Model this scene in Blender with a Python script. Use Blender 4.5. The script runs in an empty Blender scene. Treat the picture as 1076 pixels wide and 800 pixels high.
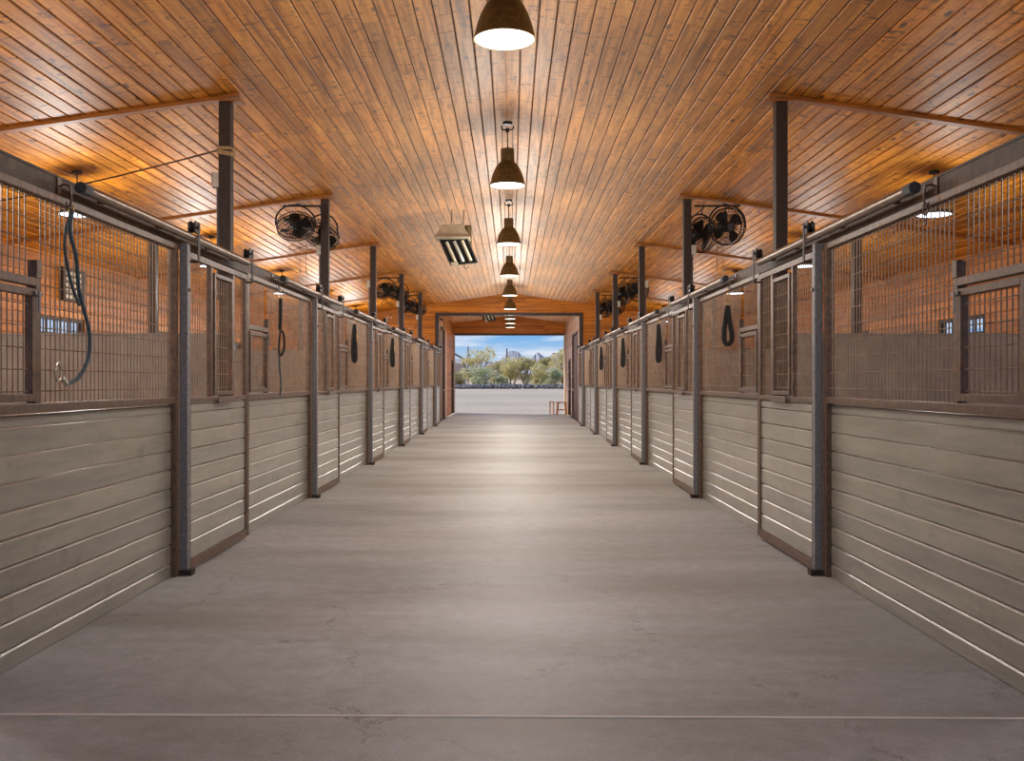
import bpy, math, random
from mathutils import Vector, Matrix
random.seed(7)
SC = bpy.context.scene
COL = SC.collection
PI = math.pi

# ------------------------------------------------------------------ dimensions (metres; camera at the origin, aisle along +Y)
H = 1.31
B = 4.267                    # bay
P0 = 6.42                    # first door post
FL, FR = -2.245, 2.105       # stall front planes
RX, RZ, SLOPE = -0.05, 4.066, 0.147
D1, D2 = 29.6, 39.7          # portal wall, far doorway
XO = 6.5                     # outer walls
ROOF0 = -0.6
PLZ = 1.162                  # top of planks
def ceil_z(x): return RZ - SLOPE*abs(x-RX)
NTH = ['first', 'second', 'third', 'fourth', 'fifth', 'sixth', 'seventh']
def lin(r, g, b):
    f = lambda c: (c/255/12.92) if c <= 10 else (((c/255)+.055)/1.055)**2.4
    return (f(r), f(g), f(b), 1)

# ------------------------------------------------------------------ mesh builder
class MB:
    def __init__(s): s.v = []; s.f = []
    def box(s, x0, x1, y0, y1, z0, z1):
        if x0 > x1: x0, x1 = x1, x0
        if y0 > y1: y0, y1 = y1, y0
        if z0 > z1: z0, z1 = z1, z0
        n = len(s.v)
        s.v += [(x0,y0,z0),(x1,y0,z0),(x1,y1,z0),(x0,y1,z0),(x0,y0,z1),(x1,y0,z1),(x1,y1,z1),(x0,y1,z1)]
        s.f += [(n,n+3,n+2,n+1),(n+4,n+5,n+6,n+7),(n,n+1,n+5,n+4),(n+1,n+2,n+6,n+5),(n+2,n+3,n+7,n+6),(n+3,n,n+4,n+7)]
        return s
    def obox(s, c, ax, ay, az):      # oriented box, half-axes
        c, ax, ay, az = map(Vector, (c, ax, ay, az)); n = len(s.v)
        for k in (-1, 1):
            for a, b in ((-1,-1),(1,-1),(1,1),(-1,1)):
                s.v.append(tuple(c+ax*a+ay*b+az*k))
        s.f += [(n,n+3,n+2,n+1),(n+4,n+5,n+6,n+7),(n,n+1,n+5,n+4),(n+1,n+2,n+6,n+5),(n+2,n+3,n+7,n+6),(n+3,n,n+4,n+7)]
        return s
    def prism(s, prof, o, a, b, l):  # profile points (p,q) -> o + p*a + q*b, extruded by l
        o, a, b, l = map(Vector, (o, a, b, l)); n = len(s.v); m = len(prof)
        for t in (0, 1):
            for p, q in prof: s.v.append(tuple(o+a*p+b*q+l*t))
        for i in range(m):
            j = (i+1) % m; s.f.append((n+i, n+j, n+m+j, n+m+i))
        s.f.append(tuple(n+i for i in reversed(range(m)))); s.f.append(tuple(n+m+i for i in range(m)))
        return s
    def tube(s, pts, r, n=8, closed=False, flat=None):
        pts = [Vector(p) for p in pts]; m = len(pts); base = len(s.v)
        rr = r if isinstance(r, (list, tuple)) else [r]*m
        up = None
        for i, p in enumerate(pts):
            if closed: t = pts[(i+1) % m]-pts[i-1]
            else: t = pts[min(i+1, m-1)]-pts[max(i-1, 0)]
            t.normalize()
            if up is None:
                up = Vector((0,0,1)) if abs(t.z) < .9 else Vector((1,0,0))
            a = up - t*up.dot(t)
            if a.length < 1e-5: a = Vector((0,1,0)) - t*t.y
            a.normalize(); up = a; b = t.cross(a)
            fx, fy = flat if flat else (1, 1)
            for k in range(n):
                an = 2*PI*k/n
                s.v.append(tuple(p + a*math.cos(an)*rr[i]*fx + b*math.sin(an)*rr[i]*fy))
        for i in range(m if closed else m-1):
            j = (i+1) % m
            for k in range(n):
                l = (k+1) % n
                s.f.append((base+i*n+k, base+j*n+k, base+j*n+l, base+i*n+l))
        if not closed:
            s.f.append(tuple(base+k for k in range(n))); s.f.append(tuple(base+(m-1)*n+k for k in reversed(range(n))))
        return s
    def wire(s, p, q, r):            # thin straight wire, 4-sided
        return s.tube([p, q], r, 4)
    def lathe(s, prof, c, n=32, axis=None):    # prof (r,z) list; closed caps where r==0
        c = Vector(c); M = Matrix.Identity(3)
        if axis is not None: M = Vector((0,0,1)).rotation_difference(Vector(axis)).to_matrix()
        base = len(s.v); m = len(prof)
        for r, z in prof:
            for k in range(n):
                a = 2*PI*k/n
                s.v.append(tuple(c + M @ Vector((r*math.cos(a), r*math.sin(a), z))))
        for i in range(m-1):
            for k in range(n):
                l = (k+1) % n
                s.f.append((base+i*n+k, base+i*n+l, base+(i+1)*n+l, base+(i+1)*n+k))
        return s
    def build(s, name, mat, parent=None, smooth=True, bevel=0, loc=None):
        me = bpy.data.meshes.new(name); me.from_pydata(s.v, [], s.f); me.update()
        if smooth and len(me.polygons):
            me.polygons.foreach_set('use_smooth', [True]*len(me.polygons))
            me.set_sharp_from_angle(angle=math.radians(35))
        me.materials.append(mat)
        o = bpy.data.objects.new(name, me); COL.objects.link(o)
        if parent is not None: o.parent = parent
        if loc is not None: o.location = loc
        if bevel:
            bv = o.modifiers.new('edge', 'BEVEL'); bv.width = bevel; bv.segments = 2; bv.limit_method = 'ANGLE'
            bv.angle_limit = math.radians(50)
        return o
def rename(o, label=None, cat=None, group=None, kind=None):
    if label: o['label'] = label
    if cat: o['category'] = cat
    if group: o['group'] = group
    if kind: o['kind'] = kind
    return o
def thing(name, loc, label, cat, group=None):
    o = bpy.data.objects.new(name, None); COL.objects.link(o); o.location = loc
    o.empty_display_size = .1
    return rename(o, label, cat, group)
def dup(o, loc, label=None, parent=None):
    c = o.copy(); COL.objects.link(c)
    if parent is not None: c.parent = parent
    else: c.location = loc
    if label: c['label'] = label
    for ch in list(o.children): dup(ch, None, None, c)
    return c

# ------------------------------------------------------------------ materials
def newmat(name):
    m = bpy.data.materials.new(name); m.use_nodes = True
    nt = m.node_tree; return m, nt, nt.nodes['Principled BSDF']
def N(nt, t, **kw):
    n = nt.nodes.new(t)
    for k, v in kw.items(): setattr(n, k, v)
    return n
def setin(n, **kw):
    for k, v in kw.items(): n.inputs[k.replace('_', ' ')].default_value = v
def ramp(nt, fac, stops):
    r = N(nt, 'ShaderNodeValToRGB'); e = r.color_ramp.elements
    while len(e) < len(stops): e.new(.5)
    for el, (p, c) in zip(e, stops): el.position = p; el.color = c if len(c) == 4 else (*c, 1)
    nt.links.new(fac, r.inputs[0]); return r.outputs[0]
def mix(nt, fac, a, b, mode='MIX'):
    m = N(nt, 'ShaderNodeMix', data_type='RGBA', blend_type=mode)
    for sock, v in ((m.inputs[0], fac), (m.inputs[6], a), (m.inputs[7], b)):
        if isinstance(v, bpy.types.NodeSocket): nt.links.new(v, sock)
        else: sock.default_value = v
    return m.outputs[2]
def noise(nt, scale, vec=None, detail=4, rough=.6, dist=0):
    n = N(nt, 'ShaderNodeTexNoise'); setin(n, Scale=scale, Detail=detail, Roughness=rough, Distortion=dist)
    if vec is not None: nt.links.new(vec, n.inputs['Vector'])
    return n.outputs['Fac']
def coords(nt, scale=(1,1,1), kind='Object', island=False):
    tc = N(nt, 'ShaderNodeTexCoord'); mp = N(nt, 'ShaderNodeMapping'); mp.inputs['Scale'].default_value = scale
    nt.links.new(tc.outputs[kind], mp.inputs[0])
    if island:
        g = N(nt, 'ShaderNodeNewGeometry'); mul = N(nt, 'ShaderNodeMath', operation='MULTIPLY'); mul.inputs[1].default_value = 37.0
        nt.links.new(g.outputs['Random Per Island'], mul.inputs[0])
        cb = N(nt, 'ShaderNodeCombineXYZ')
        for i in range(3): nt.links.new(mul.outputs[0], cb.inputs[i])
        ad = N(nt, 'ShaderNodeVectorMath', operation='ADD')
        nt.links.new(mp.outputs[0], ad.inputs[0]); nt.links.new(cb.outputs[0], ad.inputs[1])
        return ad.outputs[0], g.outputs['Random Per Island']
    return mp.outputs[0]
def bump(nt, bs, h, strength, dist=.01):
    b = N(nt, 'ShaderNodeBump'); setin(b, Strength=strength, Distance=dist)
    nt.links.new(h, b.inputs['Height']); nt.links.new(b.outputs[0], bs.inputs['Normal'])

def wood(name, dark, mid, light, axis='Y', rough=.42, knots=True, coat=.0, spec=.5, aisle=False):
    m, nt, bs = newmat(name)
    sc = {'Y': (22, 1.1, 22), 'X': (1.1, 22, 22), 'Z': (22, 22, 1.1)}[axis]
    v, rnd = coords(nt, sc, island=True)
    g = noise(nt, 1.0, v, 5, .65, .6)
    c = ramp(nt, g, [(.28, dark), (.5, mid), (.72, light)])
    tone = ramp(nt, rnd, [(0, (.74,.72,.68)), (.5, (1,1,1)), (1, (1.2,1.2,1.18))])
    c = mix(nt, 1.0, c, tone, 'MULTIPLY')
    if knots:
        ks = {'Y': (7, 2.6, 7), 'X': (2.6, 7, 7), 'Z': (7, 7, 2.6)}[axis]
        kv, _ = coords(nt, ks, island=True)
        vo = N(nt, 'ShaderNodeTexVoronoi'); setin(vo, Scale=1.0, Randomness=1.0); nt.links.new(kv, vo.inputs['Vector'])
        k = ramp(nt, vo.outputs['Distance'], [(.0, (1,1,1)), (.10, (.9,.9,.9)), (.17, (0,0,0))])
        # only some cells carry a knot
        sep = N(nt, 'ShaderNodeSeparateColor'); nt.links.new(vo.outputs['Color'], sep.inputs[0])
        gt = N(nt, 'ShaderNodeMath', operation='GREATER_THAN'); gt.inputs[1].default_value = .45; nt.links.new(sep.outputs[0], gt.inputs[0])
        kk = N(nt, 'ShaderNodeMath', operation='MULTIPLY'); nt.links.new(gt.outputs[0], kk.inputs[0]); nt.links.new(k, kk.inputs[1])
        c = mix(nt, kk.outputs[0], c, tuple(x*.5 for x in dark[:3])+(1,))
        # short cross-grain flecks
        fs = {'Y': (7, 15, 7), 'X': (15, 7, 7), 'Z': (7, 7, 15)}[axis]
        fv, _ = coords(nt, fs, island=True)
        fl = noise(nt, 1.0, fv, 2, .5, 1.2)
        f = ramp(nt, fl, [(.61, (0,0,0)), (.69, (.85,.85,.85))])
        c = mix(nt, f, c, tuple(x*.7 for x in dark[:3])+(1,))
    if aisle:    # daylight sheen on the boards over the aisle, put into colour and sheen
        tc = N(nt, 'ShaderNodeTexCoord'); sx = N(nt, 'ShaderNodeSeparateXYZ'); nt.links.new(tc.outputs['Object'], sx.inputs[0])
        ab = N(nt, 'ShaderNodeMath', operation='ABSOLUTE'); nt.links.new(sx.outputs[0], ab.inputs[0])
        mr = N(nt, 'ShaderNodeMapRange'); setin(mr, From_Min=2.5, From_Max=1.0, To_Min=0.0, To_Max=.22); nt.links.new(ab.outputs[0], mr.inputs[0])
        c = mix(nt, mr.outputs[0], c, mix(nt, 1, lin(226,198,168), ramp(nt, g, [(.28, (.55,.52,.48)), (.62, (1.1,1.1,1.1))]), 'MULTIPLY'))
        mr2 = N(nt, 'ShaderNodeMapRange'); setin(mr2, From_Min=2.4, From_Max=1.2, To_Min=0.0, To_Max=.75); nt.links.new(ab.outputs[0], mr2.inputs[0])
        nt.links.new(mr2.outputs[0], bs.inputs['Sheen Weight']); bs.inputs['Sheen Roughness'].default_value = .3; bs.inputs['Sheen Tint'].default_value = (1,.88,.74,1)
    if aisle:
        fv2, _ = coords(nt, (5, 24, 5), island=True); fl2 = noise(nt, 1.0, fv2, 3, .6, 1.6)
        c = mix(nt, ramp(nt, fl2, [(.61, (0,0,0)), (.70, (.8,.8,.8))]), c, lin(104,60,24))
    nt.links.new(c, bs.inputs['Base Color'])
    setin(bs, Roughness=rough)
    bs.inputs['Specular IOR Level'].default_value = spec
    bs.inputs['Coat Weight'].default_value = coat; bs.inputs['Coat Roughness'].default_value = .3
    bump(nt, bs, g, .25, .004)
    return m

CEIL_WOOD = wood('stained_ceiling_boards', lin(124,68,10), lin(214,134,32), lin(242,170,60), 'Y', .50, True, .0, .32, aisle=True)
WALL_WOOD = wood('stained_wall_boards', lin(122,68,10), lin(190,114,30), lin(210,136,44), 'X', .5, False, 0, .3)
SIDE_WOOD = wood('stained_side_boards', lin(116,64,8), lin(188,112,24), lin(210,136,40), 'Y', .5, False, 0, .3)
BEAM_WOOD = wood('stained_beam', lin(104,58,12), lin(168,100,30), lin(186,120,44), 'X', .55, False)
DOOR_WOOD = wood('brown_door_wood', lin(58,34,20), lin(92,56,34), lin(112,72,46), 'Z', .5, False)
PALE_WOOD = wood('pale_siding', lin(160,128,108), lin(190,158,138), lin(208,180,160), 'Y', .5, False)
STOOL_WOOD = wood('pine_stool', lin(150,88,44), lin(200,136,80), lin(220,168,112), 'Z', .5, False)

def planks_mat():
    m, nt, bs = newmat('grey_painted_planks')
    v, rnd = coords(nt, (14, 1.4, 14), island=True)
    g = noise(nt, 1.0, v, 6, .7)
    c = ramp(nt, g, [(.3, lin(126,126,115)), (.52, lin(152,150,139)), (.75, lin(170,168,156))])
    tone = ramp(nt, rnd, [(0, (.88,.88,.9)), (1, (1.08,1.07,1.04))])
    c = mix(nt, 1.0, c, tone, 'MULTIPLY')
    v2 = coords(nt, (1,1,1)); d = noise(nt, 3.2, v2, 8, .75)
    dm = ramp(nt, d, [(.58, (0,0,0)), (.72, (.55,.55,.55))])
    c = mix(nt, dm, c, lin(96,84,70))
    sp = noise(nt, 26, v2, 3, .6); sm = ramp(nt, sp, [(.70, (0,0,0)), (.74, (.7,.7,.7))])
    c = mix(nt, sm, c, lin(84,76,66))
    nt.links.new(c, bs.inputs['Base Color'])
    r = ramp(nt, d, [(.3, (.28,.28,.28)), (.7, (.44,.44,.44))]); nt.links.new(r, bs.inputs['Roughness'])
    bs.inputs['Coat Weight'].default_value = 1.0; bs.inputs['Coat Roughness'].default_value = .30
    bump(nt, bs, g, .3, .004)
    return m
PLANKS = planks_mat()

def steel(name, a, b, rust=None, rough=.5, metal=.0, sc=18, rustamt=.5):
    m, nt, bs = newmat(name)
    v = coords(nt, (1,1,1)); g = noise(nt, sc, v, 6, .7)
    c = ramp(nt, g, [(.35, a), (.65, b)])
    if rust:
        n2 = noise(nt, 6, v, 8, .8); rm = ramp(nt, n2, [(rustamt, (0,0,0)), (rustamt+.12, (1,1,1))])
        c = mix(nt, rm, c, rust)
    nt.links.new(c, bs.inputs['Base Color']); setin(bs, Roughness=rough, Metallic=metal)
    bump(nt, bs, g, .15, .002)
    return m
RUST = steel('brown_weathered_steel', lin(88,70,60), lin(122,100,84), lin(138,102,74), .45, .1, 22, .54)
HEAD = steel('dark_brown_header_steel', lin(64,52,46), lin(90,74,64), lin(120,90,66), .6, .0, 14, .54)
COLM = steel('dark_brown_column_paint', lin(46,35,30), lin(64,49,41), None, .6, .0, 20)
GALV = steel('galvanised_steel', lin(104,104,108), lin(146,146,150), None, .5, .0, 45)
PIPE = steel('weathered_track_pipe', lin(104,88,74), lin(138,118,102), lin(146,116,88), .3, .5, 16, .56)
BLACKM = steel('black_metal', lin(22,21,21), lin(42,40,38), None, .45, .3, 30)
CAPM = steel('slate_plastic_cap', lin(62,72,78), lin(84,96,100), None, .5, .0, 12)
WIRE = steel('mesh_wire_steel', lin(136,116,98), lin(172,150,130), None, .45, .1, 8)
BRONZE = steel('bronze_shade', lin(84,72,46), lin(116,100,66), None, .42, .4, 25)
WHITEP = steel('white_plastic_box', lin(200,196,186), lin(222,218,208), None, .5, 0, 8)
BEIGEM = steel('beige_enamel', lin(176,164,138), lin(200,190,166), None, .45, .1, 10)
BRASS = steel('brass_snap', lin(176,138,72), lin(214,184,122), None, .35, .7, 30)
NICKEL = steel('nickel_snap', lin(190,186,176), lin(224,222,214), None, .3, .7, 30)
LEATHER = steel('black_strap', lin(20,22,22), lin(40,42,42), None, .6, 0, 30)
BLUEROPE = steel('slate_blue_lead', lin(58,76,86), lin(92,110,118), None, .8, 0, 60)
TANROPE = steel('tan_rope', lin(170,142,100), lin(204,178,134), None, .9, 0, 60)
CABLE = steel('dark_cable', lin(58,40,28), lin(76,54,38), None, .7, 0, 20)
RUBBER = None
DECKM = steel('dark_felt', lin(34,24,18), lin(46,34,26), None, .9, 0, 3)
def partition_mat():
    m, nt, bs = newmat('scuffed_grey_liner')
    v = coords(nt, (1,1,1)); g = noise(nt, 2.4, v, 8, .7)
    c = ramp(nt, g, [(.3, lin(152,144,134)), (.7, lin(186,176,164))])
    s = noise(nt, 5, v, 8, .8, 2.5); sm = ramp(nt, s, [(.58, (0,0,0)), (.66, (.6,.6,.6))])
    c = mix(nt, sm, c, lin(206,198,190))
    nt.links.new(c, bs.inputs['Base Color']); setin(bs, Roughness=.55); bump(nt, bs, g, .2, .01)
    return m
LINER = partition_mat()
def emit(name, col, s):
    m = bpy.data.materials.new(name); m.use_nodes = True; nt = m.node_tree; nt.nodes.clear()
    e = N(nt, 'ShaderNodeEmission'); e.inputs[0].default_value = col; e.inputs[1].default_value = s
    o = N(nt, 'ShaderNodeOutputMaterial'); nt.links.new(e.outputs[0], o.inputs[0]); return m
WARM = emit('lit_lens_warm', (1, .93, .80, 1), 3.5)
COOL = emit('lit_led_cool', (.82, .88, 1, 1), 6.0)

def concrete():
    m, nt, bs = newmat('stained_concrete')
    v = coords(nt, (1,1,1)); vs = coords(nt, (.55, 1.6, 1))
    big = noise(nt, .55, vs, 6, .6, .4); fine = noise(nt, 9, v, 8, .75); gr = noise(nt, 90, v, 3, .6)
    c = ramp(nt, big, [(.30, lin(148,151,154)), (.5, lin(170,174,179)), (.72, lin(184,188,194))])
    f = ramp(nt, fine, [(.32, (.76,.75,.73)), (.68, (1.12,1.12,1.12))]); c = mix(nt, 1, c, f, 'MULTIPLY')
    f2 = ramp(nt, gr, [(.3, (.84,.84,.84)), (.7, (1.12,1.12,1.12))]); c = mix(nt, 1, c, f2, 'MULTIPLY')
    # traffic bands across the aisle: old wash-down stains
    vb = coords(nt, (.18, 1.0, 1)); band = noise(nt, 1.3, vb, 4, .6, .3)
    bm_ = ramp(nt, band, [(.48, (0,0,0)), (.66, (.38,.38,.38))]); c = mix(nt, bm_, c, lin(130,119,102))
    # sandy tracked-in dust further along the aisle
    sepo = N(nt, 'ShaderNodeSeparateXYZ'); tc = N(nt, 'ShaderNodeTexCoord'); nt.links.new(tc.outputs['Object'], sepo.inputs[0])
    mr = N(nt, 'ShaderNodeMapRange'); setin(mr, From_Min=5.0, From_Max=12.0, To_Min=0.0, To_Max=.6); nt.links.new(sepo.outputs[1], mr.inputs[0])
    c = mix(nt, mr.outputs[0], c, mix(nt, 1, c, (1.06,1.0,.86,1), 'MULTIPLY'))
    # small rusty spots
    sp = noise(nt, 7, v, 6, .8, .5); spm = ramp(nt, sp, [(.70, (0,0,0)), (.76, (.6,.6,.6))]); c = mix(nt, spm, c, lin(132,106,88))
    # hairline cracks
    vo = N(nt, 'ShaderNodeTexVoronoi', feature='DISTANCE_TO_EDGE'); setin(vo, Scale=.75)
    wv = N(nt, 'ShaderNodeTexNoise'); setin(wv, Scale=1.6, Detail=6, Roughness=.7); nt.links.new(v, wv.inputs['Vector'])
    wa = N(nt, 'ShaderNodeVectorMath', operation='MULTIPLY_ADD'); nt.links.new(wv.outputs['Color'], wa.inputs[0]); wa.inputs[1].default_value = (.9,.9,0); nt.links.new(v, wa.inputs[2])
    nt.links.new(wa.outputs[0], vo.inputs['Vector'])
    cr = ramp(nt, vo.outputs['Distance'], [(.0, (1,1,1)), (.0045, (0,0,0))])
    crn = ramp(nt, noise(nt, 1.1, v, 3), [(.46, (0,0,0)), (.56, (.7,.7,.7))])
    mm = N(nt, 'ShaderNodeMath', operation='MULTIPLY'); nt.links.new(cr, mm.inputs[0]); nt.links.new(crn, mm.inputs[1])
    c = mix(nt, mm.outputs[0], c, lin(84,74,70))
    nt.links.new(c, bs.inputs['Base Color'])
    r = ramp(nt, fine, [(.3, (.50,.50,.50)), (.7, (.68,.68,.68))]); nt.links.new(r, bs.inputs['Roughness'])
    bump(nt, bs, fine, .12, .01)
    return m
CONC = concrete()
SEAL, _nt, _b = newmat('pale_joint_sealant'); setin(_b, Base_Color=lin(232,228,222), Roughness=.7)
def ground_mat(name, a, b, s=3.0, c3=None):
    m, nt, bs = newmat(name)
    v = coords(nt, (1,1,1)); n1 = noise(nt, s, v, 8, .8); n2 = noise(nt, .08, v, 5, .6)
    c = ramp(nt, n1, [(.3, a), (.7, b)]); c = mix(nt, 1, c, ramp(nt, n2, [(.35, (.84,.84,.86)), (.65, (1.08,1.07,1.05))]), 'MULTIPLY')
    nt.links.new(c, bs.inputs['Base Color']); setin(bs, Roughness=.9); bump(nt, bs, n1, .5, .03)
    return m
GRAVEL = ground_mat('pale_gravel', lin(150,136,124), lin(192,178,164), 5)
DIRT = ground_mat('stall_footing', lin(150,124,98), lin(186,160,130), 6)
DESERT = ground_mat('desert_soil', lin(168,144,122), lin(206,186,164), .6)
ROCKM = ground_mat('slate_rock', lin(100,96,96), lin(156,152,150), 3)
HILLM = ground_mat('far_mountain', lin(146,146,160), lin(172,170,182), .012)  # distance haze is put into the pale bluish colour
def leaf(name, a, b):
    m, nt, bs = newmat(name)
    g = N(nt, 'ShaderNodeNewGeometry'); c = ramp(nt, g.outputs['Random Per Island'], [(0, a), (1, b)])
    nt.links.new(c, bs.inputs['Base Color']); setin(bs, Roughness=.7)
    tr = N(nt, 'ShaderNodeBsdfTranslucent'); nt.links.new(c, tr.inputs[0]); ms = N(nt, 'ShaderNodeMixShader'); ms.inputs[0].default_value = .55
    nt.links.new(bs.outputs[0], ms.inputs[1]); nt.links.new(tr.outputs[0], ms.inputs[2]); nt.links.new(ms.outputs[0], nt.nodes['Material Output'].inputs[0])
    return m
LEAF1 = leaf('palo_verde_leaf', lin(186,178,124), lin(232,222,172))
LEAF2 = leaf('grey_green_leaf', lin(166,174,140), lin(214,216,184))
LEAF3 = leaf('olive_leaf', lin(166,160,116), lin(212,202,156))
BARK = steel('desert_bark', lin(112,100,80), lin(152,138,112), None, .9, 0, 20)
CACT = steel('saguaro_skin', lin(112,116,104), lin(136,138,126), None, .8, 0, 10)
ROOFM = steel('weathered_roof', lin(112,92,88), lin(136,114,108), None, .8, 0, 2)
STUCCO = steel('tan_stucco', lin(196,176,158), lin(212,194,176), None, .9, 0, 2)
SHEETM = steel('metal_roof_sheet', lin(120,110,100), lin(140,130,120), None, .6, .2, 3)

# ------------------------------------------------------------------ boards
def board_prof(w, t, c=.004):   # face toward +q, chamfered long edges, width along p
    return [(0,0), (w,0), (w,t-c), (w-c,t), (c,t), (0,t-c)]

# floor
m = MB().box(FL-.06, FR+.06, ROOF0-3.2, D2+.15, -.10, 0)
floor = m.build('floor', CONC); rename(floor, kind='structure')
m = MB(); m.obox((-.05, 3.715, .0015), (2.14,-.025,0), (0,.008,0), (0,0,.002)).build('floor_joint', SEAL, floor)
m = MB()
for s, F in ((-1, FL-.06), (1, FR+.06)): m.box(F, s*(XO+.1), ROOF0-.2, D1, -.08, -.01)
o = m.build('floor_stalls', DIRT); rename(o, kind='structure')

# ceiling boards, both slopes
def ceiling():
    L = D2+.9-ROOF0; W = .132
    m = MB(); th = math.atan(SLOPE)
    for s in (-1, 1):
        along = Vector((s*math.cos(th), 0, -math.sin(th))); nrm = Vector((-s*math.sin(th), 0, -math.cos(th)))
        n = int((XO+.7)/math.cos(th)/W)+1
        for i in range(n):
            y = ROOF0 - random.uniform(0, 2.5); o0 = Vector((RX, 0, RZ+.018)) + along*(i*W)
            while y < D2+.9:
                l = random.uniform(2.4, 4.9); y0 = max(y, ROOF0); y1 = min(y+l-.003, D2+.9)
                if y1 > y0+.01:
                    tw = random.uniform(-.0012, .0012)
                    m.prism(board_prof(W-.008, .020+tw, .007), (o0.x, y0, o0.z), along, nrm, (0, y1-y0, 0))
                y += l
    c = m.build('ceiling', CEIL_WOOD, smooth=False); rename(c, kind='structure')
    r = MB()
    for s in (-1, 1):
        x1 = s*(XO+.75); r.prism([(RX, RZ+.025), (x1, RZ+.025-SLOPE*abs(x1-RX)), (x1, RZ+.12-SLOPE*abs(x1-RX)), (RX, RZ+.12)], (0, ROOF0-.05, 0), (1,0,0), (0,0,1), (0, D2+1.0-ROOF0, 0))
    r.build('roof_deck', DECKM, c, smooth=False)
    return c
ceiling()

# walls of boards
def hboards(m, x, y, z, face, segs_y=None, segs_x=None, W=.14, zmax=4):
    pass
OPEN_S = (13.05, 14.50); OPEN_Z = 2.24
def outer_wall(s):
    m = MB(); W = .14; x = s*XO; ops = [(OPEN_S[0]+B*k, OPEN_S[1]+B*k) for k in range(-3, 4)]
    zt = ceil_z(x)+.02; z = 0
    while z < zt:
        if z+W*.5 < OPEN_Z:
            segs = []; y = ROOF0
            for a, b in ops: segs.append((y, a)); y = b
            segs.append((y, D1))
        else: segs = [(ROOF0, D1)]
        for a, b in segs:
            y = a
            while y < b-.01:
                l = random.uniform(2.5, 4.8); e = min(y+l, b)
                m.prism(board_prof(W-.003, .02, .005), (x+s*.02, y, z), (0,0,1), (-s,0,0), (0, e-y-.002, 0)); y = e
        z += W
    o = m.build('wall_left' if s < 0 else 'wall_right', SIDE_WOOD, smooth=False); rename(o, kind='structure')
    sh = MB(); y = ROOF0
    for a, b in ops: sh.box(x+s*.025, x+s*.12, y, a, 0, OPEN_Z); y = b
    sh.box(x+s*.025, x+s*.12, y, D1, 0, OPEN_Z); sh.box(x+s*.025, x+s*.12, ROOF0, D1, OPEN_Z, ceil_z(x)+.03)
    sh.build('wall_sheathing', SHEETM, o, smooth=False)
    return ops
OPS = outer_wall(-1); outer_wall(1)

# barred stall openings to the yard
def bar_gate(s, a, b):
    x = s*(XO+.05); f = MB()
    f.box(x-.03, x+.03, a, a+.05, 0.02, OPEN_Z); f.box(x-.03, x+.03, b-.05, b, .02, OPEN_Z)
    for z in (.02, 1.08, OPEN_Z-.05): f.box(x-.03, x+.03, a+.05, b-.05, z, z+.05)
    f.box(x-.01, x+.01, a+.05, b-.05, 1.98, 2.01)
    g = MB(); n = 13
    for i in range(1, n): g.tube([(x, a+.05+(b-a-.1)*i/n, .05), (x, a+.05+(b-a-.1)*i/n, OPEN_Z-.04)], .011, 6)
    return f, g
side = {-1: 'left', 1: 'right'}
nw = 0
for s in (-1, 1):
    for k, (a, b) in enumerate(OPS):
        if k < 2: continue
        nw += 1
        f, g = bar_gate(s, a, b)
        o = f.build('window_%d' % nw, COLM, smooth=False); rename(o, kind='structure')
        g.build('window_bars', COLM, o)

# portal wall and far gable
PX0, PX1, PZ = FL-.11, FR+.10, 3.43
def gable(y, thick, name, x0, x1, zo, xa, xb, mat):
    m = MB(); W = .14; z = 0
    while z < RZ:
        if z > RZ-.02: break
        hw = (RZ+.02-z)/SLOPE
        lo, hi = max(xa, RX-hw), min(xb, RX+hw)
        segs = [(lo, x0), (x1, hi)] if z+W*.5 < zo else [(lo, hi)]
        for a, b in segs:
            x = a
            while x < b-.01:
                e = min(x+random.uniform(2.2, 4.6), b)
                if b-a > .02: m.prism(board_prof(W-.003, .02, .005), (x, y+.02, z), (0,0,1), (0,-1,0), (e-x-.002, 0, 0))
                x = e
        z += W
    o = m.build(name, mat, smooth=False); rename(o, kind='structure')
    c = MB()
    args = ((0, y+.022, 0), (1,0,0), (0,0,1), (0, thick-.022, 0))
    c.prism([(xa, 0), (x0, 0), (x0, ceil_z(x0)+.03), (xa, ceil_z(xa)+.03)], *args)
    c.prism([(x1, 0), (xb, 0), (xb, ceil_z(xb)+.03), (x1, ceil_z(x1)+.03)], *args)
    c.prism([(x0, zo), (x1, zo), (x1, ceil_z(x1)+.03), (RX, RZ+.03), (x0, ceil_z(x0)+.03)], *args)
    c.build('wall_core', mat, o, smooth=False)
    return o
gable(D1, .14, 'wall_back', PX0, PX1, PZ, -XO-.02, XO+.02, WALL_WOOD)
t = MB(); t.box(PX0-.02, PX0+.09, D1-.03, D1+.18, 0, PZ+.02).box(PX1-.09, PX1+.02, D1-.03, D1+.18, 0, PZ+.02).box(PX0+.09, PX1-.09, D1-.03, D1+.18, PZ-.07, PZ+.02)
o = t.build('trim_1', COLM, smooth=False, bevel=.004); rename(o, kind='structure')
VX0, VX1 = -2.42, 2.24; FZ = 3.255
gable(D2-.12, .14, 'wall_far', VX0+.02, VX1-.02, FZ, VX0-.1, VX1+.1, WALL_WOOD)
t = MB(); t.box(VX0+.0, VX1-.0, D2-.16, D2+.06, FZ-.03, FZ+.05)
o = t.build('trim_2', COLM, smooth=False, bevel=.004); rename(o, kind='structure')

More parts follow.
